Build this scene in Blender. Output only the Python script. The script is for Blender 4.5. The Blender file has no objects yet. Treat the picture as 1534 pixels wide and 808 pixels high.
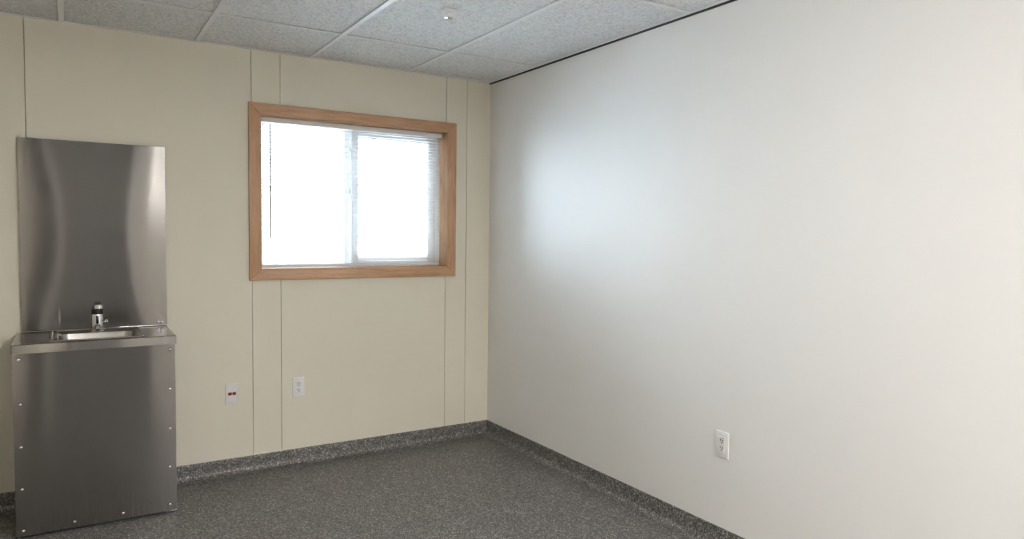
import bpy, bmesh, math, random
from mathutils import Matrix, Vector
random.seed(7)
scene = bpy.context.scene
COL = scene.collection

# ------------------------------------------------------------------ camera
YAW, PITCH, ROLL = 0.5613, 0.0514, 0.0123
cam_data = bpy.data.cameras.new('camera')
cam_data.sensor_fit = 'HORIZONTAL'
cam_data.sensor_width = 36.0
cam_data.lens = 1049.68 / 1534 * 36.0
cam_data.clip_start = 0.05
cam = bpy.data.objects.new('camera', cam_data)
COL.objects.link(cam)
fw = Vector((math.sin(YAW) * math.cos(PITCH), math.cos(YAW) * math.cos(PITCH), -math.sin(PITCH)))
rt = Vector((math.cos(YAW), -math.sin(YAW), 0))
up = rt.cross(fw)
rt2 = rt * math.cos(ROLL) + up * math.sin(ROLL)
up2 = up * math.cos(ROLL) - rt * math.sin(ROLL)
m = Matrix((rt2, up2, -fw)).transposed().to_4x4()
m.translation = Vector((-2.4657, -4.2283, 1.4105))
cam.matrix_world = m
scene.camera = cam

# ------------------------------------------------------------------ light
SKY = 26.0                      # bright sky outside the window
FILL = 46.0                     # added out-of-view ceiling lights that fill the room
world = bpy.data.worlds.new('world')
scene.world = world
world.use_nodes = True
bg = world.node_tree.nodes['Background']
bg.inputs['Color'].default_value = (0.76, 0.86, 1.0, 1)
bg.inputs['Strength'].default_value = SKY
sun_data = bpy.data.lights.new('sun', 'SUN')      # high sun behind the building, lights the snow outside
sun_data.energy = 400.0
sun_data.angle = math.radians(2)
sun_data.color = (1.0, 0.98, 0.95)
sun = bpy.data.objects.new('sun', sun_data)
COL.objects.link(sun)
sun.location = (0, -6, 8)
sun.rotation_euler = (math.radians(18), 0, 0)
scene.view_settings.view_transform = 'Standard'
scene.view_settings.look = 'None'
scene.view_settings.exposure = 0.18
scene.view_settings.gamma = 1.0
scene.view_settings.use_curve_mapping = False

# sampling portal in the window opening (guides daylight, gives off none itself)
pl = bpy.data.lights.new('window_portal', 'AREA')
pl.shape = 'RECTANGLE'
pl.size, pl.size_y = 1.2, 0.9
pl.cycles.is_portal = True
po = bpy.data.objects.new('window_portal', pl)
COL.objects.link(po)
po.location = (-0.935, 0.16, 1.63)
po.rotation_euler = (math.radians(-90), 0, 0)

# ------------------------------------------------------------------ materials
def new_mat(name):
    mt = bpy.data.materials.new(name)
    mt.use_nodes = True
    nt = mt.node_tree
    return mt, nt, nt.nodes['Principled BSDF']

def node(nt, kind, **kw):
    n = nt.nodes.new(kind)
    for k, v in kw.items():
        if k in n.inputs.keys():
            n.inputs[k].default_value = v
        else:
            setattr(n, k, v)
    return n

def coords(nt, scale=(1, 1, 1)):
    tc = nt.nodes.new('ShaderNodeTexCoord')
    mp = nt.nodes.new('ShaderNodeMapping')
    mp.inputs['Scale'].default_value = scale
    nt.links.new(tc.outputs['Object'], mp.inputs['Vector'])
    return mp.outputs['Vector']

def ramp(nt, stops):
    r = nt.nodes.new('ShaderNodeValToRGB')
    el = r.color_ramp.elements
    while len(el) < len(stops):
        el.new(0.5)
    for e, (p, c) in zip(el, stops):
        e.position = p
        e.color = (*c, 1) if len(c) == 3 else c
    return r

def bump(nt, b, height, strength, dist):
    n = nt.nodes.new('ShaderNodeBump')
    n.inputs['Strength'].default_value = strength
    n.inputs['Distance'].default_value = dist
    nt.links.new(height, n.inputs['Height'])
    nt.links.new(n.outputs['Normal'], b.inputs['Normal'])

def paint(name, col, rough=0.6, var=0.03, scale=6.0, bump_s=0.0, spec=0.4):
    mt, nt, b = new_mat(name)
    v = coords(nt)
    n = node(nt, 'ShaderNodeTexNoise', Scale=scale, Detail=4.0)
    nt.links.new(v, n.inputs['Vector'])
    lo = tuple(max(0, c * (1 - var)) for c in col)
    hi = tuple(min(1, c * (1 + var)) for c in col)
    r = ramp(nt, [(0.3, lo), (0.7, hi)])
    nt.links.new(n.outputs['Fac'], r.inputs['Fac'])
    nt.links.new(r.outputs['Color'], b.inputs['Base Color'])
    b.inputs['Roughness'].default_value = rough
    b.inputs['Specular IOR Level'].default_value = spec
    if bump_s:
        n2 = node(nt, 'ShaderNodeTexNoise', Scale=220.0, Detail=2.0)
        nt.links.new(v, n2.inputs['Vector'])
        bump(nt, b, n2.outputs['Fac'], bump_s, 0.001)
    return mt

def ceiling_tile_mat():
    mt, nt, b = new_mat('mineral_fibre_tile')
    tc = nt.nodes.new('ShaderNodeTexCoord')
    geo = nt.nodes.new('ShaderNodeNewGeometry')
    n = node(nt, 'ShaderNodeTexNoise', Scale=75.0, Detail=4.0, Roughness=0.55, Distortion=0.6)
    nt.links.new(geo.outputs['Position'], n.inputs['Vector'])
    r = ramp(nt, [(0.38, (0.74, 0.74, 0.74)), (0.50, (0.90, 0.90, 0.90)), (0.62, (0.94, 0.94, 0.94))])
    nt.links.new(n.outputs['Fac'], r.inputs['Fac'])
    nt.links.new(r.outputs['Color'], b.inputs['Base Color'])
    b.inputs['Roughness'].default_value = 0.85
    b.inputs['Specular IOR Level'].default_value = 0.2
    bump(nt, b, n.outputs['Fac'], 1.0, 0.016)
    return mt

def floor_mat():
    mt, nt, b = new_mat('speckled_vinyl')
    geo = nt.nodes.new('ShaderNodeNewGeometry')
    vo = node(nt, 'ShaderNodeTexVoronoi', Scale=210.0)
    nt.links.new(geo.outputs['Position'], vo.inputs['Vector'])
    sep = nt.nodes.new('ShaderNodeSeparateColor')
    nt.links.new(vo.outputs['Color'], sep.inputs['Color'])
    r = ramp(nt, [(0.0, (0.022, 0.021, 0.020)), (0.30, (0.095, 0.090, 0.085)), (0.66, (0.150, 0.142, 0.135)),
                  (0.86, (0.22, 0.21, 0.20)), (0.97, (0.48, 0.46, 0.44))])
    nt.links.new(sep.outputs['Red'], r.inputs['Fac'])
    nt.links.new(r.outputs['Color'], b.inputs['Base Color'])
    b.inputs['Roughness'].default_value = 0.42
    b.inputs['Specular IOR Level'].default_value = 0.5
    n2 = node(nt, 'ShaderNodeTexNoise', Scale=260.0, Detail=2.0)
    nt.links.new(geo.outputs['Position'], n2.inputs['Vector'])
    bump(nt, b, n2.outputs['Fac'], 0.35, 0.001)
    return mt

def wood_mat(name, scale):
    mt, nt, b = new_mat(name)
    geo = nt.nodes.new('ShaderNodeNewGeometry')
    mp = nt.nodes.new('ShaderNodeMapping')
    mp.inputs['Scale'].default_value = scale
    nt.links.new(geo.outputs['Position'], mp.inputs['Vector'])
    n = node(nt, 'ShaderNodeTexNoise', Scale=1.0, Detail=6.0, Roughness=0.62, Distortion=0.6)
    nt.links.new(mp.outputs['Vector'], n.inputs['Vector'])
    r = ramp(nt, [(0.25, (0.33, 0.17, 0.080)), (0.48, (0.47, 0.268, 0.142)), (0.75, (0.57, 0.345, 0.195))])
    nt.links.new(n.outputs['Fac'], r.inputs['Fac'])
    nt.links.new(r.outputs['Color'], b.inputs['Base Color'])
    b.inputs['Roughness'].default_value = 0.38
    b.inputs['Specular IOR Level'].default_value = 0.5
    bump(nt, b, n.outputs['Fac'], 0.12, 0.002)
    return mt

def steel_mat(name, col=(0.275, 0.263, 0.251), rough=0.10, aniso=1.0, grain=(3, 60, 400), brush=0.0):
    mt, nt, b = new_mat(name)
    v = coords(nt, grain)
    n = node(nt, 'ShaderNodeTexNoise', Scale=1.0, Detail=3.0)
    nt.links.new(v, n.inputs['Vector'])
    r = ramp(nt, [(0.3, tuple(c * 0.97 for c in col)), (0.7, tuple(c * 1.03 for c in col))])
    nt.links.new(n.outputs['Fac'], r.inputs['Fac'])
    nt.links.new(r.outputs['Color'], b.inputs['Base Color'])
    b.inputs['Metallic'].default_value = 1.0
    b.inputs['Roughness'].default_value = rough
    if aniso:
        b.inputs['Anisotropic'].default_value = aniso
        b.inputs['Anisotropic Rotation'].default_value = 0.25
        tg = nt.nodes.new('ShaderNodeTangent')
        tg.direction_type = 'UV_MAP'
        tg.uv_map = 'UVMap'
        nt.links.new(tg.outputs['Tangent'], b.inputs['Tangent'])
    if brush:                                   # fine horizontal brush lines tip the surface up and down
        geo = nt.nodes.new('ShaderNodeNewGeometry')
        sx = nt.nodes.new('ShaderNodeSeparateXYZ')
        nt.links.new(geo.outputs['Position'], sx.inputs[0])
        fq = node(nt, 'ShaderNodeMath', operation='MULTIPLY')
        fq.inputs[1].default_value = 6000.0
        nt.links.new(sx.outputs['Z'], fq.inputs[0])
        wn = node(nt, 'ShaderNodeTexWhiteNoise', noise_dimensions='1D')
        nt.links.new(fq.outputs[0], wn.inputs['W'])
        mr = nt.nodes.new('ShaderNodeMapRange')
        mr.inputs['To Min'].default_value, mr.inputs['To Max'].default_value = -brush, brush
        nt.links.new(wn.outputs['Value'], mr.inputs['Value'])
        cx = nt.nodes.new('ShaderNodeCombineXYZ')
        nt.links.new(mr.outputs[0], cx.inputs['Z'])
        ad = node(nt, 'ShaderNodeVectorMath', operation='ADD')
        nt.links.new(geo.outputs['Normal'], ad.inputs[0])
        nt.links.new(cx.outputs[0], ad.inputs[1])
        nm = node(nt, 'ShaderNodeVectorMath', operation='NORMALIZE')
        nt.links.new(ad.outputs[0], nm.inputs[0])
        nt.links.new(nm.outputs[0], b.inputs['Normal'])
    return mt

def slat_mat():
    mt, nt, b = new_mat('white_slat')
    b.inputs['Base Color'].default_value = (0.86, 0.86, 0.85, 1)
    b.inputs['Roughness'].default_value = 0.45
    tr = nt.nodes.new('ShaderNodeBsdfTranslucent')
    tr.inputs['Color'].default_value = (0.85, 0.85, 0.84, 1)
    mx = nt.nodes.new('ShaderNodeMixShader')
    mx.inputs[0].default_value = 0.4
    out = nt.nodes['Material Output']
    nt.links.new(b.outputs[0], mx.inputs[1])
    nt.links.new(tr.outputs[0], mx.inputs[2])
    nt.links.new(mx.outputs[0], out.inputs['Surface'])
    return mt

def glass_mat():
    mt, nt, b = new_mat('window_glass')
    nt.nodes.remove(b)
    t = nt.nodes.new('ShaderNodeBsdfTransparent')
    t.inputs['Color'].default_value = (0.93, 0.96, 0.95, 1)
    g = nt.nodes.new('ShaderNodeBsdfGlossy')
    g.inputs['Roughness'].default_value = 0.02
    fr = nt.nodes.new('ShaderNodeFresnel')
    fr.inputs['IOR'].default_value = 1.45
    mx = nt.nodes.new('ShaderNodeMixShader')
    nt.links.new(fr.outputs[0], mx.inputs[0])
    nt.links.new(t.outputs[0], mx.inputs[1])
    nt.links.new(g.outputs[0], mx.inputs[2])
    nt.links.new(mx.outputs[0], nt.nodes['Material Output'].inputs['Surface'])
    return mt

def emit_mat(name, col, strength):
    mt, nt, b = new_mat(name)
    b.inputs['Base Color'].default_value = (0.8, 0.8, 0.8, 1)
    b.inputs['Emission Color'].default_value = (*col, 1)
    b.inputs['Emission Strength'].default_value = strength
    return mt

M = {
    'cream': paint('cream_wall_panel', (0.77, 0.725, 0.61), 0.55, 0.012, 3.0),
    'joint': paint('cream_joint', (0.62, 0.575, 0.48), 0.7, 0.03),
    'white_wall': paint('white_wall', (0.82, 0.81, 0.80), 0.55, 0.01, 2.0),
    'rear_wall': paint('rear_wall', (0.77, 0.74, 0.68), 0.6, 0.02, 2.0),
    'hall': paint('dark_hall', (0.34, 0.32, 0.295), 0.8, 0.1),
    'tile': ceiling_tile_mat(),
    'grid': paint('white_grid_metal', (0.90, 0.90, 0.90), 0.45, 0.01),
    'plenum': paint('dark_plenum', (0.02, 0.02, 0.02), 0.9, 0.1),
    'black': paint('black_metal', (0.012, 0.012, 0.013), 0.6, 0.1),
    'floor': floor_mat(),
    'wood_h': wood_mat('oak_horizontal', (5, 60, 70)),
    'wood_v': wood_mat('oak_vertical', (70, 60, 5)),
    'wood_d': wood_mat('oak_jamb', (70, 40, 6)),
    'vinyl': paint('white_vinyl', (0.80, 0.81, 0.82), 0.4, 0.01),
    'slat': slat_mat(),
    'rail': paint('blind_rail_white', (0.78, 0.75, 0.73), 0.45, 0.01),
    'cord': paint('white_cord', (0.80, 0.80, 0.78), 0.7, 0.02),
    'wand': paint('grey_wand', (0.30, 0.30, 0.31), 0.3, 0.02),
    'glass': glass_mat(),
    'steel': steel_mat('brushed_steel'),
    'steel_sheet': steel_mat('brushed_steel_sheet', (0.215, 0.205, 0.195), brush=0.12),
    'steel_sink': steel_mat('satin_sink_steel', (0.40, 0.375, 0.355), 0.24, 0.0, (40, 40, 40)),
    'chrome': steel_mat('polished_chrome', (0.80, 0.80, 0.80), 0.06, 0.0, (20, 20, 20)),
    'screw': steel_mat('screw_steel', (0.72, 0.70, 0.68), 0.15, 0.0, (60, 60, 60)),
    'sensor': paint('dark_sensor_window', (0.004, 0.004, 0.012), 0.12, 0.05),
    'plate': paint('white_plate', (0.80, 0.79, 0.78), 0.35, 0.01),
    'plate_warm': paint('off_white_plate', (0.76, 0.745, 0.72), 0.35, 0.01),
    'slot': paint('dark_slot', (0.02, 0.018, 0.018), 0.6, 0.05),
    'grey_mark': paint('grey_mark', (0.25, 0.24, 0.26), 0.6, 0.05),
    'red': paint('red_jack', (0.42, 0.030, 0.022), 0.45, 0.05),
    'snow': paint('snow', (0.77, 0.85, 0.94), 0.8, 0.02, 1.0),
    'siding': paint('pale_siding', (0.58, 0.58, 0.58), 0.7, 0.02, 2.0),
    'roof_edge': paint('grey_roof_edge', (0.16, 0.16, 0.16), 0.6, 0.05),
    'far_glass': paint('grey_far_glass', (0.20, 0.21, 0.23), 0.3, 0.05),
    'lens': emit_mat('fill_lens', (1.0, 0.975, 0.955), FILL),
}

# ------------------------------------------------------------------ mesh helpers
def link(name, me, mat, parent=None, loc=None, smooth=False):
    if mat is not None:
        me.materials.append(M[mat])
    if smooth:
        for p in me.polygons:
            p.use_smooth = True
    o = bpy.data.objects.new(name, me)
    COL.objects.link(o)
    if parent is not None:
        o.parent = parent
        o.matrix_parent_inverse = Matrix.Translation(-Vector(parent.location))
    if loc:
        o.location = loc
    return o

def finish(name, bm, mat, parent=None, smooth=False, auto=None):
    bmesh.ops.recalc_face_normals(bm, faces=bm.faces)
    me = bpy.data.meshes.new(name)
    bm.to_mesh(me)
    bm.free()
    o = link(name, me, mat, parent, None, smooth or auto is not None)
    if auto is not None:
        me.set_sharp_from_angle(angle=math.radians(auto))
    return o

def add_box(bm, x0, x1, y0, y1, z0, z1):
    vs = [bm.verts.new((x, y, z)) for x in (x0, x1) for y in (y0, y1) for z in (z0, z1)]
    for f in ((0, 1, 3, 2), (4, 6, 7, 5), (0, 4, 5, 1), (2, 3, 7, 6), (0, 2, 6, 4), (1, 5, 7, 3)):
        bm.faces.new([vs[i] for i in f])
    return vs

def box(name, b, mat, parent=None, bevel=0.0, seg=1):
    bm = bmesh.new()
    add_box(bm, *b)
    if bevel:
        bmesh.ops.bevel(bm, geom=bm.edges[:], offset=bevel, segments=seg, affect='EDGES', profile=0.5)
    return finish(name, bm, mat, parent, auto=40 if bevel and seg > 1 else None)

def boxes(name, bl, mat, parent=None):
    bm = bmesh.new()
    for b in bl:
        add_box(bm, *b)
    return finish(name, bm, mat, parent)

def loft(name, loops, mat, parent=None, cap0=False, cap1=False, closed=True, auto=35):
    bm = bmesh.new()
    rows = [[bm.verts.new(p) for p in lp] for lp in loops]
    n = len(rows[0])
    for a, b in zip(rows, rows[1:]):
        for i in range(n if closed else n - 1):
            j = (i + 1) % n
            bm.faces.new((a[i], a[j], b[j], b[i]))
    if cap0:
        bm.faces.new(rows[0][::-1])
    if cap1:
        bm.faces.new(rows[-1])
    return finish(name, bm, mat, parent, auto=auto)

def circle(cx, cy, z, r, n=24):
    return [(cx + r * math.cos(2 * math.pi * i / n), cy + r * math.sin(2 * math.pi * i / n), z) for i in range(n)]

def lathe(name, cx, cy, prof, mat, parent=None, n=28, auto=35):
    return loft(name, [circle(cx, cy, z, r, n) for r, z in prof], mat, parent, True, True, True, auto)

def rrect(x0, x1, y0, y1, r, z, k=5):
    out = []
    for cx, cy, a0 in ((x1 - r, y1 - r, 0), (x0 + r, y1 - r, 90), (x0 + r, y0 + r, 180), (x1 - r, y0 + r, 270)):
        for i in range(k + 1):
            a = math.radians(a0 + 90 * i / k)
            out.append((cx + r * math.cos(a), cy + r * math.sin(a), z))
    return out

def tube(name, pts, r, mat, parent=None, n=10):
    pts = [Vector(p) for p in pts]
    loops = []
    for i, p in enumerate(pts):
        d = (pts[min(i + 1, len(pts) - 1)] - pts[max(i - 1, 0)]).normalized()
        a = d.cross(Vector((0.31, 0.17, 0.93))).normalized()
        b = d.cross(a)
        rr = r[i] if isinstance(r, (list, tuple)) else r
        loops.append([tuple(p + a * rr * math.cos(2 * math.pi * k / n) + b * rr * math.sin(2 * math.pi * k / n)) for k in range(n)])
    return loft(name, loops, mat, parent, True, True, True, 50)

def empty(name, loc=(0, 0, 0)):
    o = bpy.data.objects.new(name, None)
    o.empty_display_size = 0.1
    COL.objects.link(o)
    o.location = loc
    return o

def tag(o, label, cat, group=None):
    o['label'] = label
    o['category'] = cat
    if group:
        o['group'] = group
    return o

def struct(o, label=None):
    o['kind'] = 'structure'
    if label:
        o['label'] = label
    return o

def planar_uv(o, ax=(0, 2)):
    me = o.data
    uv = me.uv_layers.new(name='UVMap')
    for lp in me.loops:
        co = me.vertices[lp.vertex_index].co
        uv.data[lp.index].uv = (co[ax[0]] + co.y * 0.35 * (ax[0] != 1), co[ax[1]] + co.y * 0.15 * (ax[1] != 1))

# ------------------------------------------------------------------ room shell
H = 2.44
XL, YR = -3.05, -9.2           # left and rear extents of the room
WX0, WX1, WZ0, WZ1 = -1.537, -0.333, 1.182, 2.079   # window opening
CT = 0.093                     # top of the coved base

struct(box('floor', (XL, 0.0, YR, 0.0, -0.06, 0.0), 'floor'), 'dark grey speckled sheet vinyl floor')

# back wall: backing plus panels and batten strips with open joints
wb = boxes('wall_back', [(XL, 0.0, 0.008, 0.14, 0, WZ0 - 0.02), (XL, 0.0, 0.008, 0.14, WZ1 + 0.02, 2.7),
                         (XL, WX0 - 0.02, 0.008, 0.14, WZ0 - 0.02, WZ1 + 0.02), (WX1 + 0.02, 0.0, 0.008, 0.14, WZ0 - 0.02, WZ1 + 0.02)], 'joint')
struct(wb, 'cream panelled back wall with vertical seams')
seams = [XL, -2.815, -2.647, -1.583, -1.4205, -0.337, -0.1815, 0.0]
G = 0.0018
for a, b in zip(seams, seams[1:]):
    x0, x1 = a + (G if a > XL else 0), b - (G if b < 0 else 0)
    top = H + 0.02
    bl = []
    if x1 <= WX0 - 0.02 or x0 >= WX1 + 0.02:
        bl.append((x0, x1, 0.0, 0.008, 0.0, top))
    else:
        bl.append((x0, x1, 0.0, 0.008, 0.0, WZ0 - 0.02))
        bl.append((x0, x1, 0.0, 0.008, WZ1 + 0.02, top))
        if x0 < WX0 - 0.02:
            bl.append((x0, WX0 - 0.02, 0.0, 0.008, WZ0 - 0.02, WZ1 + 0.02))
        if x1 > WX1 + 0.02:
            bl.append((WX1 + 0.02, x1, 0.0, 0.008, WZ0 - 0.02, WZ1 + 0.02))
    boxes('wall_panel', bl, 'cream', wb)
for x0, x1, z in ((-1.586, -1.512, 0.0985), (-1.424, -1.372, 0.1015)):
    box('seam_clip', (x0, x1, -0.003, 0.0, z - 0.004, z), 'cream', wb)

struct(box('wall_right', (0.0, 0.12, YR, 0.14, 0, 2.7), 'white_wall'), 'smooth white right wall')
struct(box('wall_left', (XL - 0.12, XL, YR, 0.14, 0, 2.7), 'cream'), 'cream left wall out of view')
DX0, DX1, DZ = -2.80, -1.45, 2.42  # doorway, casing and hall added, sized for the reflection in the steel
struct(boxes('wall_rear', [(XL, DX0, YR - 0.12, YR, 0, 2.7), (DX1, 0.0, YR - 0.12, YR, 0, 2.7), (DX0, DX1, YR - 0.12, YR, 2.44, 2.7)], 'rear_wall'),
       'rear wall behind the camera with an added open doorway')
struct(boxes('wall_hall', [(-3.3, -3.2, -11.0, YR - 0.12, 0, 2.5), (-1.0, -0.9, -11.0, YR - 0.12, 0, 2.5), (-3.2, -1.0, -11.1, -11.0, 0, 2.5),
                           (-3.3, -0.9, -11.1, YR - 0.12, 2.5, 2.6), (-3.3, -0.9, -11.1, YR - 0.12, -0.06, 0.0)], 'hall'), 'added unlit hall beyond the doorway, for the steel to reflect')
dr = boxes('door_1', [(DX0 - 0.09, DX0, YR, YR + 0.018, 0.1, DZ), (DX1, DX1 + 0.09, YR, YR + 0.018, 0.1, DZ)], 'vinyl')
struct(dr, 'added white door casing behind the camera, for the steel to reflect')

struct(box('dark_reflection_panel', (XL + 0.001, DX0 - 0.092, YR + 0.001, YR + 0.04, 0.1, 2.42), 'black'), 'dark panel added behind the camera for the steel to reflect')  # added panel that makes the dark band in the steel reflection

# coved base: profile swept along each wall
def cove(name, p0, p1, nrm, label):
    R = 0.030
    prof = [(0.0, CT), (0.004, CT), (0.005, CT - 0.003)]
    prof += [(0.005, 0.004 + R + 0.02)]
    for i in range(0, 9):
        a = math.radians(90 * i / 8)
        prof.append((0.005 + R * (1 - math.cos(a)), 0.0015 + R * (1 - math.sin(a))))
    prof += [(0.05, 0.0012), (0.05, 0.0), (0.0, 0.0)]
    loops = []
    for p, sgn in ((p0, 1), (p1, -1)):
        loops.append([(p[0] + nrm[0] * d, p[1] + nrm[1] * d, z) for d, z in prof])
    return struct(loft(name, loops, 'floor', None, True, True, True, 50), label)
cove('baseboard_back', (XL, 0), (0, 0), (0, -1), 'dark speckled coved base under the cream wall')
cove('baseboard_right', (0, YR), (0, 0), (-1, 0), 'dark speckled coved base under the white wall')
cove('baseboard_left', (XL, YR), (XL, 0), (1, 0), 'dark speckled coved base along the left wall')

# ceiling: lay-in tiles, tee grid, wall angles
cl = struct(box('ceiling', (XL, 0.0, YR, 0.0, 2.62, 2.68), 'plenum'), 'suspended ceiling of white textured tiles')
TW, BW = 0.624, 0.024
X0 = -0.630
bars_x = []
x = X0
while x > XL + 0.05:
    bars_x.append(x)
    x -= TW
bars_y = [-0.598]
while bars_y[-1] - 1.28 > YR + 0.05:
    bars_y.append(bars_y[-1] - 1.28)
RM = -0.034                                     # inner edge of the right wall angle
col_edges = [(bars_x[0] + BW, RM)] + [(bars_x[i + 1] + BW, bars_x[i]) for i in range(len(bars_x) - 1)] + [(XL + 0.022, bars_x[-1])]
row_edges = [(bars_y[0] + BW, -0.022)] + [(bars_y[i + 1] + BW, bars_y[i]) for i in range(len(bars_y) - 1)] + [(YR + 0.022, bars_y[-1])]
for ci, (x0, x1) in enumerate(col_edges):
    for ri, (y0, y1) in enumerate(row_edges):
        box('ceiling_tile', (x0 - 0.006, x1 + 0.006, y0 - 0.006, y1 + 0.006, H + 0.0055, H + 0.018), 'tile', cl)
for xb in bars_x:
    boxes('main_runner', [(xb, xb + BW, YR, -0.0, H - 0.001, H + 0.0025), (xb + 0.011, xb + 0.013, YR, 0.0, H + 0.0025, H + 0.05)], 'grid', cl)
for yb in bars_y:
    for x0, x1 in col_edges:
        boxes('cross_tee', [(x0, x1, yb, yb + BW, H, H + 0.0025), (x0, x1, yb + 0.011, yb + 0.013, H + 0.0025, H + 0.04)], 'grid', cl)
boxes('wall_angle', [(XL, -0.0, -0.022, 0.0, H, H + 0.0025)], 'grid', cl)
boxes('wall_angle', [(RM, -0.012, YR, -0.0, H, H + 0.0025)], 'grid', cl)
boxes('wall_angle', [(XL, XL + 0.022, YR, 0.0, H, H + 0.0025)], 'grid', cl)
boxes('wall_angle', [(XL, 0.0, YR, YR + 0.022, H, H + 0.0025)], 'grid', cl)
struct(box('trim_1', (-0.012, 0.0, YR, -0.004, H - 0.006, H + 0.006), 'black'), 'black reveal strip between ceiling and white wall')

# ------------------------------------------------------------------ window
win = struct(empty('window_1', (-0.935, 0.0, WZ0)), 'oak cased sliding window with white vinyl frame')
CW, CY = 0.064, -0.019
ox0, ox1, oz0, oz1 = -1.6, -0.269, 1.120, 2.142
def casing(name, quad, mat):
    bm = bmesh.new()
    f = [bm.verts.new((qx, CY, qz)) for qx, qz in quad]
    k = [bm.verts.new((qx, -0.0003, qz)) for qx, qz in quad]
    bm.faces.new(f)
    bm.faces.new(k[::-1])
    for i in range(4):
        j = (i + 1) % 4
        bm.faces.new((f[i], f[j], k[j], k[i]))
    bmesh.ops.recalc_face_normals(bm, faces=bm.faces)
    ed = [e for e in bm.edges if all(abs(v.co.y - CY) < 1e-6 for v in e.verts)]
    bmesh.ops.bevel(bm, geom=ed, offset=0.0025, segments=2, affect='EDGES', profile=0.5)
    return finish(name, bm, mat, win, auto=50)
ix0, ix1, iz0, iz1 = WX0, WX1, WZ0, WZ1
casing('casing_board', [(ox0, oz1), (ox1, oz1), (ix1, iz1), (ix0, iz1)], 'wood_h')
casing('casing_board', [(ox0, oz0), (ix0, iz0), (ix1, iz0), (ox1, oz0)], 'wood_h')
casing('casing_board', [(ox0, oz0), (ox0, oz1), (ix0, iz1), (ix0, iz0)], 'wood_v')
casing('casing_board', [(ox1, oz0), (ix1, iz0), (ix1, iz1), (ox1, oz1)], 'wood_v')
JD = 0.095
box('jamb', (WX0 - 0.019, WX0 + 0.004, -0.012, JD, WZ0 - 0.019, WZ1 + 0.019), 'wood_d', win)
box('jamb', (WX1 - 0.004, WX1 + 0.019, -0.012, JD, WZ0 - 0.019, WZ1 + 0.019), 'wood_d', win)
box('head_jamb', (WX0 + 0.004, WX1 - 0.004, -0.012, JD, WZ1 - 0.004, WZ1 + 0.019), 'wood_h', win)
box('sill', (WX0 + 0.004, WX1 - 0.004, -0.012, JD, WZ0 - 0.019, WZ0 + 0.004), 'wood_h', win)
# vinyl frame and sashes
fx0, fx1, fz0, fz1 = WX0 - 0.019, WX1 + 0.019, WZ0 - 0.019, WZ1 + 0.019
FY0, FY1 = JD, 0.15
fr = 0.052
def vbox(name, b, par=win):
    return box(name, b, 'vinyl', par, 0.003, 2)
vbox('frame_rail', (fx0, fx1, FY0, FY1, fz1 - fr, fz1))
vbox('frame_rail', (fx0, fx1, FY0, FY1, fz0, fz0 + 0.046))
vbox('frame_stile', (fx0, fx0 + fr, FY0, FY1, fz0 + 0.046, fz1 - fr))
vbox('frame_stile', (fx1 - fr, fx1, FY0, FY1, fz0 + 0.046, fz1 - fr))
# sliding sash on the right, in front of the fixed pane on the left
def sash(x0, x1, y0, y1, wl, wr, wt, wbm):
    s = box('sash', (x0, x0 + wl, y0, y1, fz0 + 0.046, fz1 - fr), 'vinyl', win, 0.003, 2)
    vb = lambda n, b: box(n, b, 'vinyl', s, 0.003, 2)
    vb('sash_stile', (x1 - wr, x1, y0, y1, fz0 + 0.046, fz1 - fr))
    vb('sash_rail', (x0 + wl, x1 - wr, y0, y1, fz1 - fr - wt, fz1 - fr))
    vb('sash_rail', (x0 + wl, x1 - wr, y0, y1, fz0 + 0.046, fz0 + 0.046 + wbm))
    box('pane', (x0 + wl - 0.004, x1 - wr + 0.004, (y0 + y1) / 2 - 0.002, (y0 + y1) / 2 + 0.002, fz0 + 0.046 + wbm - 0.004, fz1 - fr - wt + 0.004), 'glass', s)
    box('muntin', (x0 + wl - 0.004, x1 - wr + 0.004, (y0 + y1) / 2 - 0.007, (y0 + y1) / 2 - 0.002, 1.669, 1.678), 'vinyl', s)
    return s
s2 = sash(-0.955, fx1 - fr, 0.100, 0.122, 0.045, 0.058, 0.040, 0.042)
box('sash_latch', (-0.948, -0.925, 0.090, 0.100, 1.60, 1.68), 'vinyl', s2, 0.003, 2)
s1 = sash(fx0 + fr - 0.006, -0.955 + 0.012, 0.126, 0.146, 0.012, 0.05, 0.010, 0.006)

# ------------------------------------------------------------------ blind
bl = tag(empty('window_blind', (-0.945, 0.045, WZ0)), 'white horizontal mini blind hanging open in the oak window', 'blind')
BX0, BX1, BY = -1.525, -0.352, 0.045
bm = bmesh.new()
add_box(bm, BX0 - 0.003, BX1 - 0.002, BY - 0.014, BY + 0.014, WZ1 - 0.036, WZ1 - 0.0065)
bmesh.ops.bevel(bm, geom=bm.edges[:], offset=0.003, segments=2, affect='EDGES', profile=0.5)
finish('headrail', bm, 'rail', bl, auto=40)
box('headrail_cap', (BX1 - 0.002, BX1 + 0.001, BY - 0.0145, BY + 0.0145, WZ1 - 0.037, WZ1 - 0.006), 'rail', bl, 0.001)
zb = WZ0 + 0.012
br = box('bottom_rail', (BX0 + 0.004, BX1 - 0.012, BY - 0.013, BY + 0.013, zb, zb + 0.017), 'rail', bl, 0.004, 2)
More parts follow.
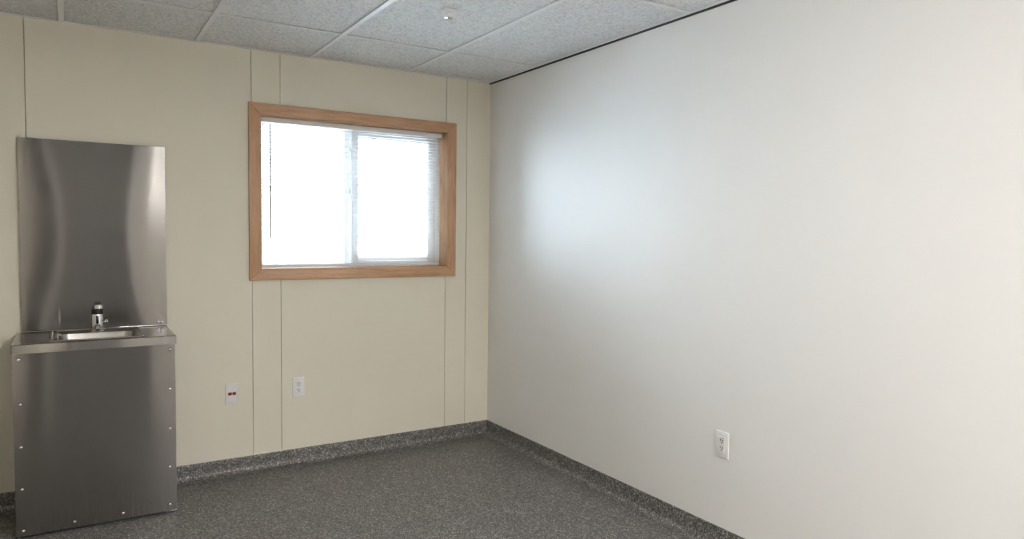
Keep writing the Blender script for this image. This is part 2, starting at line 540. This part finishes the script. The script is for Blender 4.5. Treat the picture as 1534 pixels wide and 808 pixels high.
# slats: thin crowned strips, all sharing one mesh
ns = 41
z_lo, z_hi = zb + 0.030, WZ1 - 0.050
bm = bmesh.new()
rows = []
for t in (0.0, 0.0004):
    for i in range(5):
        u = -1 + 2 * i / 4
        yy, zz = u * 0.0125, 0.0016 * (1 - u * u) + t
        rows.append([bm.verts.new((xx, yy, zz)) for xx in (BX0 + 0.006 - (-0.945), BX1 - 0.014 - (-0.945))])
lo_r, hi_r = rows[:5], rows[5:]
ring = lo_r + hi_r[::-1]
for i in range(len(ring)):
    a, b = ring[i], ring[(i + 1) % len(ring)]
    bm.faces.new((a[0], a[1], b[1], b[0]))
for e in (0, 1):
    bm.faces.new([r[e] for r in ring])
bmesh.ops.recalc_face_normals(bm, faces=bm.faces)
slat_me = bpy.data.meshes.new('slat')
bm.to_mesh(slat_me)
bm.free()
slat_me.materials.append(M['slat'])
for i in range(ns):
    o = bpy.data.objects.new('slat', slat_me)
    COL.objects.link(o)
    o.parent = bl
    o.rotation_euler = (math.radians(-2.5), 0, 0)
    o.location = (0, 0, z_lo + (z_hi - z_lo) * i / (ns - 1) - WZ0)
for lx in (-1.44, -0.975, -0.408):
    for dy in (-0.0135, 0.0135):
        tube('ladder_cord', [(lx, BY + dy, zb + 0.015), (lx, BY + dy, WZ1 - 0.03)], 0.0011, 'cord', bl, 6)
wd = tube('tilt_wand', [(-1.472, BY - 0.022, 2.022), (-1.473, BY - 0.022, 1.362)], 0.0050, 'wand', bl, 6)
tube('wand_hook', [(-1.472, BY - 0.010, 2.046), (-1.472, BY - 0.020, 2.040), (-1.472, BY - 0.022, 2.020)], 0.0018, 'wand', wd, 6)
for zz in (1.92, 1.66):
    lathe('cord_tassel', -0.992, BY - 0.020, [(0.0015, zz + 0.02), (0.004, zz + 0.012), (0.006, zz - 0.008), (0.004, zz - 0.012)], 'cord', bl, 8)
tube('lift_cord', [(-0.992, BY - 0.0175, 2.045), (-0.992, BY - 0.020, 1.67)], 0.001, 'cord', bl, 6)

# ------------------------------------------------------------------ outside
struct(box('ground', (-40, 60, 0.3, 90, -0.9, -0.7), 'snow'), 'bright snowy ground outside')
nb = tag(empty('neighbour_building', (4.0, 12.0, -0.7)), 'pale low building seen through the bright window', 'building')
box('wall', (-6, 16, 12.0, 17, -0.75, 2.36), 'siding', nb)
box('roof', (-6.2, 16.2, 11.85, 17.2, 2.40, 2.52), 'siding', nb)
box('roof_edge', (-6.2, 16.2, 11.84, 12.0, 2.36, 2.40), 'roof_edge', nb)
for k in range(3):
    wx = 3.30 + k * 0.27
    w_ = box('window', (wx, wx + 0.22, 11.98, 12.0, 1.30, 1.62), 'siding', nb)
    box('pane', (wx + 0.02, wx + 0.20, 11.975, 11.98, 1.33, 1.60), 'far_glass', w_)

# ------------------------------------------------------------------ steel hand-wash unit
CX0, CX1, CYF, CZ = -2.703, -2.036, -0.440, 0.888
cab = tag(empty('sink_cabinet', ((CX0 + CX1) / 2, CYF / 2, 0.0)), 'brushed stainless steel sink cabinet with screwed-on front panel on the dark floor', 'cabinet')

def warped_panel(name, x0, x1, z0, z1, y, th, fn, mat, parent, nx=48, nz=48, edge=0.004):
    bm = bmesh.new()
    g = []
    for i in range(nx + 1):
        u = i / nx
        colv = []
        for j in range(nz + 1):
            v = j / nz
            colv.append(bm.verts.new((x0 + (x1 - x0) * u, y + fn(u, v), z0 + (z1 - z0) * v)))
        g.append(colv)
    for i in range(nx):
        for j in range(nz):
            bm.faces.new((g[i][j], g[i + 1][j], g[i + 1][j + 1], g[i][j + 1]))
    per = [g[i][0] for i in range(nx)] + [g[nx][j] for j in range(nz)] + [g[i][nz] for i in range(nx, 0, -1)] + [g[0][j] for j in range(nz, 0, -1)]
    bk = [bm.verts.new((v.co.x, y + th, v.co.z)) for v in per]
    n = len(per)
    for i in range(n):
        j = (i + 1) % n
        bm.faces.new((per[j], per[i], bk[i], bk[j]))
    bm.faces.new(bk)
    o = finish(name, bm, mat, parent, auto=35)
    planar_uv(o)
    return o

def front_fn(u, v):
    return 0.0012 * math.cos(math.pi * u) + 0.0003 * math.sin(math.pi * v) * math.sin(2 * math.pi * u)

def splash_fn(u, v):
    e = math.sin(math.pi * v)
    return -0.0022 * e * math.cos(math.pi * (u - 0.5)) ** 2 + 0.0003 * math.sin(2 * math.pi * u + 1.4 * v)

FP = CYF + 0.008
fp = warped_panel('front_panel', CX0 + 0.004, CX1 - 0.006, 0.012, CZ - 0.040, FP, 0.0018, front_fn, 'steel_sheet', cab)
fp['label'] = 'brushed steel front panel fixed with dome screws'
def steel_box(name, b, parent, bev=0.0015, ax=(0, 2)):
    o = box(name, b, 'steel', parent, bev, 2)
    planar_uv(o, ax)
    return o
steel_box('side_panel', (CX0 + 0.003, CX0 + 0.0045, FP + 0.002, -0.006, 0.0, CZ - 0.041), cab, 0.0004, (1, 2))
steel_box('side_panel', (CX1 - 0.0065, CX1 - 0.005, FP + 0.002, -0.006, 0.0, CZ - 0.041), cab, 0.0004, (1, 2))
box('plinth', (CX0 + 0.02, CX1 - 0.02, FP + 0.012, -0.06, 0.0, 0.06), 'black', cab)
steel_box('bottom_flange', (CX1 - 0.055, CX1 - 0.006, FP - 0.001, FP + 0.012, 0.004, 0.011), cab, 0.0008)
# counter with a turned-down lip and a cut-out for the bowl
RX0, RX1, RY0, RY1 = -2.563, -2.168, -0.418, -0.045
lp = [rrect(CX0 + 0.002, CX1 - 0.002, CYF + 0.002, -0.003, 0.002, CZ - 0.042),
      rrect(CX0, CX1, CYF, -0.002, 0.003, CZ - 0.042),
      rrect(CX0, CX1, CYF, -0.002, 0.003, CZ - 0.003),
      rrect(CX0 + 0.003, CX1 - 0.003, CYF + 0.003, -0.004, 0.003, CZ),
      rrect(RX0 + 0.01, RX1 - 0.01, RY0 + 0.01, RY1 - 0.01, 0.02, CZ),
      rrect(RX0 + 0.01, RX1 - 0.01, RY0 + 0.01, RY1 - 0.01, 0.02, CZ - 0.002)]
ct = loft('counter', lp, 'steel', cab, auto=30)
planar_uv(ct)
# drop-in bowl: raised rim, faucet deck at the back, rounded bowl
ox_0, ox_1, oy_0, oy_1 = RX0 + 0.036, RX1 - 0.034, RY0 + 0.030, RY1 - 0.100
lp = [rrect(RX0, RX1, RY0, RY1, 0.028, CZ + 0.0005), rrect(RX0 + 0.003, RX1 - 0.003, RY0 + 0.003, RY1 - 0.003, 0.026, CZ + 0.006),
      rrect(RX0 + 0.010, RX1 - 0.010, RY0 + 0.010, RY1 - 0.010, 0.022, CZ + 0.006),
      rrect(RX0 + 0.013, RX1 - 0.013, RY0 + 0.013, RY1 - 0.013, 0.02, CZ + 0.003),
      rrect(ox_0 - 0.006, ox_1 + 0.006, oy_0 - 0.006, oy_1 + 0.006, 0.045, CZ + 0.003),
      rrect(ox_0, ox_1, oy_0, oy_1, 0.042, CZ - 0.001),
      rrect(ox_0 + 0.004, ox_1 - 0.004, oy_0 + 0.004, oy_1 - 0.004, 0.042, CZ - 0.012),
      rrect(ox_0 + 0.012, ox_1 - 0.012, oy_0 + 0.012, oy_1 - 0.012, 0.045, CZ - 0.11),
      rrect(ox_0 + 0.022, ox_1 - 0.022, oy_0 + 0.022, oy_1 - 0.022, 0.045, CZ - 0.135),
      rrect(ox_0 + 0.05, ox_1 - 0.05, oy_0 + 0.05, oy_1 - 0.05, 0.04, CZ - 0.142)]
bs = loft('sink_bowl', lp, 'steel_sink', cab, cap1=True, auto=30)
bs['label'] = 'rectangular steel sink bowl with raised rim'
lathe('drain', (ox_0 + ox_1) / 2, (oy_0 + oy_1) / 2, [(0.036, CZ - 0.1425), (0.034, CZ - 0.139), (0.022, CZ - 0.140), (0.018, CZ - 0.1415)], 'chrome', bs, 20)
# dome screws on the front panel
scr = None
for sx, sz in [(-2.064, .819), (-2.066, .622), (-2.068, .425), (-2.070, .232), (-2.073, .041),
               (-2.675, .819), (-2.673, .616), (-2.673, .421), (-2.673, .228), (-2.672, .037), (-2.475, .039), (-2.276, .039)]:
    if scr is None:
        bm = bmesh.new()
        rows = []
        for r_, d_ in ((0.0078, 0.0), (0.0078, 0.0012), (0.0066, 0.003), (0.0044, 0.0044), (0.0018, 0.0050)):
            rows.append([bm.verts.new((r_ * math.cos(2 * math.pi * k / 12), -d_, r_ * math.sin(2 * math.pi * k / 12))) for k in range(12)])
        for a, b in zip(rows, rows[1:]):
            for k in range(12):
                bm.faces.new((a[k], a[(k + 1) % 12], b[(k + 1) % 12], b[k]))
        bm.faces.new(rows[-1])
        bm.faces.new(rows[0][::-1])
        bmesh.ops.recalc_face_normals(bm, faces=bm.faces)
        scr = bpy.data.meshes.new('dome_screw')
        bm.to_mesh(scr)
        bm.free()
        scr.materials.append(M['screw'])
        for p in scr.polygons:
            p.use_smooth = True
    o = bpy.data.objects.new('dome_screw', scr)
    COL.objects.link(o)
    o.parent = fp
    o.location = Vector((sx, FP - 0.0008, sz))
# backsplash sheet standing on the counter against the wall
SP0, SP1, SPZ0, SPZ1 = -2.682, -2.034, 0.8985, 1.851
sp = tag(empty('backsplash', ((SP0 + SP1) / 2, -0.02, SPZ0)), 'tall brushed stainless steel backsplash sheet on the cream wall above the sink', 'backsplash')
ps = warped_panel('sheet', SP0, SP1, SPZ0 - 0.010, SPZ1, -0.024, 0.020, splash_fn, 'steel_sheet', sp)
steel_box('bottom_channel', (SP0 + 0.002, SP1 - 0.002, -0.034, -0.027, SPZ0 - 0.0095, SPZ0 - 0.003), sp, 0.001)
for bx in (-2.076, -2.058):
    tube('bolt', [(bx, -0.022, 0.909), (bx, -0.034, 0.909), (bx, -0.036, 0.909)], [0.006, 0.006, 0.003], 'chrome', sp, 10)

# faucet
FX, FYY, FZ = -2.361, -0.092, CZ + 0.0032
fc = tag(empty('faucet', (FX, FYY, FZ)), 'small chrome sensor faucet with dark sensor window behind the sink bowl', 'faucet')
lathe('body', FX, FYY, [(0.033, FZ), (0.033, FZ + 0.006), (0.028, FZ + 0.009), (0.0275, FZ + 0.080), (0.0270, FZ + 0.083)], 'chrome', fc, 32)
lathe('neck', FX + 0.001, FYY, [(0.0265, FZ + 0.083), (0.0265, FZ + 0.092), (0.0235, FZ + 0.102), (0.019, FZ + 0.110)], 'black', fc, 24)  # black colour stands in for a dark reflection on the chrome shoulder
lathe('cap', FX + 0.006, FYY, [(0.019, FZ + 0.110), (0.0215, FZ + 0.112), (0.0215, FZ + 0.128), (0.019, FZ + 0.131), (0.006, FZ + 0.132)], 'chrome', fc, 24)
# sensor window curved with the body
loops = []
ang0 = math.atan2(-4.22 - FYY, -2.466 - FX)
for k in range(7):
    a = ang0 + math.radians(-12 + 24 * k / 6)
    loops.append([(FX + r * math.cos(a), FYY + r * math.sin(a), z) for r, z in ((0.0277, FZ + 0.036), (0.0292, FZ + 0.038), (0.0292, FZ + 0.074), (0.0277, FZ + 0.076))])
loft('sensor_window', loops, 'sensor', fc, True, True, True, 40)
tube('spout', [(FX, FYY - 0.015, FZ + 0.022), (FX, FYY - 0.045, FZ + 0.026), (FX, FYY - 0.066, FZ + 0.022), (FX, FYY - 0.074, FZ + 0.010)], [0.014, 0.0135, 0.013, 0.0125], 'chrome', fc, 16)
kb = tube('mixing_knob', [(FX + 0.024, FYY, FZ + 0.040), (FX + 0.031, FYY, FZ + 0.040), (FX + 0.032, FYY, FZ + 0.040), (FX + 0.046, FYY, FZ + 0.040), (FX + 0.048, FYY, FZ + 0.040)],
          [0.006, 0.006, 0.0125, 0.0125, 0.010], 'chrome', fc, 16)
tube('knob_pin', [(FX + 0.039, FYY - 0.010, FZ + 0.046), (FX + 0.039, FYY - 0.026, FZ + 0.054)], 0.003, 'chrome', kb, 8)

# ------------------------------------------------------------------ wall plates
def plate_frame(root, w, h, mat):
    """bevelled cover plate in local XZ, facing -Y; local origin at the wall surface, plate centre"""
    bm = bmesh.new()
    vs = add_box(bm, -w / 2, w / 2, -0.006, 0.0, -h / 2, h / 2)
    ed = [e for e in bm.edges if all(abs(v.co.y + 0.006) < 1e-6 for v in e.verts)]
    bmesh.ops.bevel(bm, geom=ed, offset=0.0035, segments=2, affect='EDGES', profile=0.5)
    return finish(root, bm, mat, None, auto=35)

def local(o, par):
    o.parent = par
    o.matrix_parent_inverse = Matrix.Identity(4)
    return o

def receptacle(name, label, loc, rotz, indicator, group):
    r = tag(empty(name, loc), label, 'outlet', group)
    r.rotation_euler = (0, 0, rotz)
    local(plate_frame('cover_plate', 0.070, 0.118, 'plate'), r)
    ins = local(box('insert', (-0.0165, 0.0165, -0.0080, -0.004, -0.0335, 0.0335), 'plate', None, 0.001, 1), r)
    for cz in (0.014, -0.019):
        for dx, hh in ((-0.0063, 0.0082), (0.0063, 0.0066)):
            local(box('slot', (dx - 0.0020, dx + 0.0020, -0.0083, -0.006, cz + 0.002 - 0.0 , cz + 0.002 + hh), 'slot', None), ins)
        g = local(tube('ground_hole', [(0, -0.006, cz - 0.0045), (0, -0.0083, cz - 0.0045)], 0.0034, 'slot', None, 10), ins)
    if indicator:
        for dx in (-0.006, 0.006):
            local(box('test_button', (dx - 0.004, dx + 0.004, -0.0086, -0.006, 0.0275, 0.0315), 'grey_mark', None, 0.0006), ins)
    else:
        local(box('test_button', (-0.009, 0.009, -0.0085, -0.006, 0.0275, 0.0300), 'grey_mark', None, 0.0005), ins)
    for sz in (0.048, -0.048):
        local(tube('plate_screw', [(0, -0.005, sz), (0, -0.0066, sz)], 0.0028, 'plate', None, 10), r)
    return r

receptacle('power_outlet', 'white electrical outlet low on the cream wall under the window', (-1.320, 0.0, 0.469), 0, False, 'electrical outlets')
receptacle('power_outlet', 'white electrical outlet low on the plain white right wall', (0.0, -2.1065, 0.474), math.radians(-90), True, 'electrical outlets')

dp = tag(empty('data_outlet', (-1.700, 0.0, 0.470)), 'white data wall plate with two red jacks beside the steel cabinet', 'data outlet')
local(plate_frame('cover_plate', 0.072, 0.120, 'plate_warm'), dp)
ins = local(box('insert', (-0.0225, 0.0225, -0.0075, -0.004, -0.034, 0.034), 'plate', None, 0.001), dp)
for lz in (0.040, -0.040):
    local(box('label_window', (-0.022, 0.022, -0.0072, -0.005, lz - 0.0055, lz + 0.0055), 'plate', None, 0.0006), dp)
for dx in (-0.0115, 0.0115):
    j = local(box('jack', (dx - 0.0095, dx + 0.0095, -0.0105, -0.006, -0.0065, 0.0095), 'red', None, 0.0008), dp)
    local(box('jack_opening', (dx - 0.0065, dx + 0.0065, -0.0108, -0.0095, -0.004, 0.005), 'slot', None), j)

# ------------------------------------------------------------------ sprinkler head and added fill lights
sh = tag(empty('sprinkler_head', (-0.960, -1.250, H + 0.003)), 'small round white sprinkler head on the textured ceiling tile', 'sprinkler')
zc = H + 0.003
lathe('escutcheon', -0.960, -1.250, [(0.040, zc), (0.040, zc - 0.003), (0.034, zc - 0.009), (0.022, zc - 0.011)], 'grid', sh, 28)
lathe('frame', -0.960, -1.250, [(0.016, zc - 0.009), (0.015, zc - 0.022), (0.010, zc - 0.030)], 'grid', sh, 16)
lathe('deflector', -0.960, -1.250, [(0.010, zc - 0.029), (0.020, zc - 0.031), (0.020, zc - 0.033), (0.006, zc - 0.036)], 'chrome', sh, 20)

fill_lights = [(a, b, 0.60, 'added surface mounted wraparound fill light %s, in the row %s' % (p, q))
         for a, q in ((-0.95, 'along the room middle'), (-0.50, 'beside the white wall'))
         for b, p in ((-5.7, 'just behind the camera'), (-7.1, 'nearest the rear doorway'))]
fill_lights.append((-1.65, -3.10, 0.19, 'short added surface mounted wraparound fill light nearest the window'))
for lx, ly, hl, lab in fill_lights:  # unseen lights added and placed to brighten the walls
    lt = tag(empty('fill_light', (lx, ly, H)), lab, 'added ceiling light', 'added fill lights out of view')
    box('housing', (lx - 0.11, lx + 0.11, ly - hl - 0.02, ly + hl + 0.02, H - 0.030, H - 0.001), 'grid', lt, 0.002)
    prof = [(-0.125, -0.030), (-0.125, -0.062), (-0.105, -0.085), (-0.07, -0.098), (0.07, -0.098), (0.105, -0.085), (0.125, -0.062), (0.125, -0.030)]
    loft('diffuser', [[(lx + a, ly + d, H + b) for a, b in prof] for d in (-hl, hl)], 'lens', lt, True, True, True, 30)
    for d in (-hl - 0.02, hl):
        box('end_cap', (lx - 0.128, lx + 0.128, ly + d, ly + d + 0.02, H - 0.101, H - 0.003), 'grid', lt, 0.002)
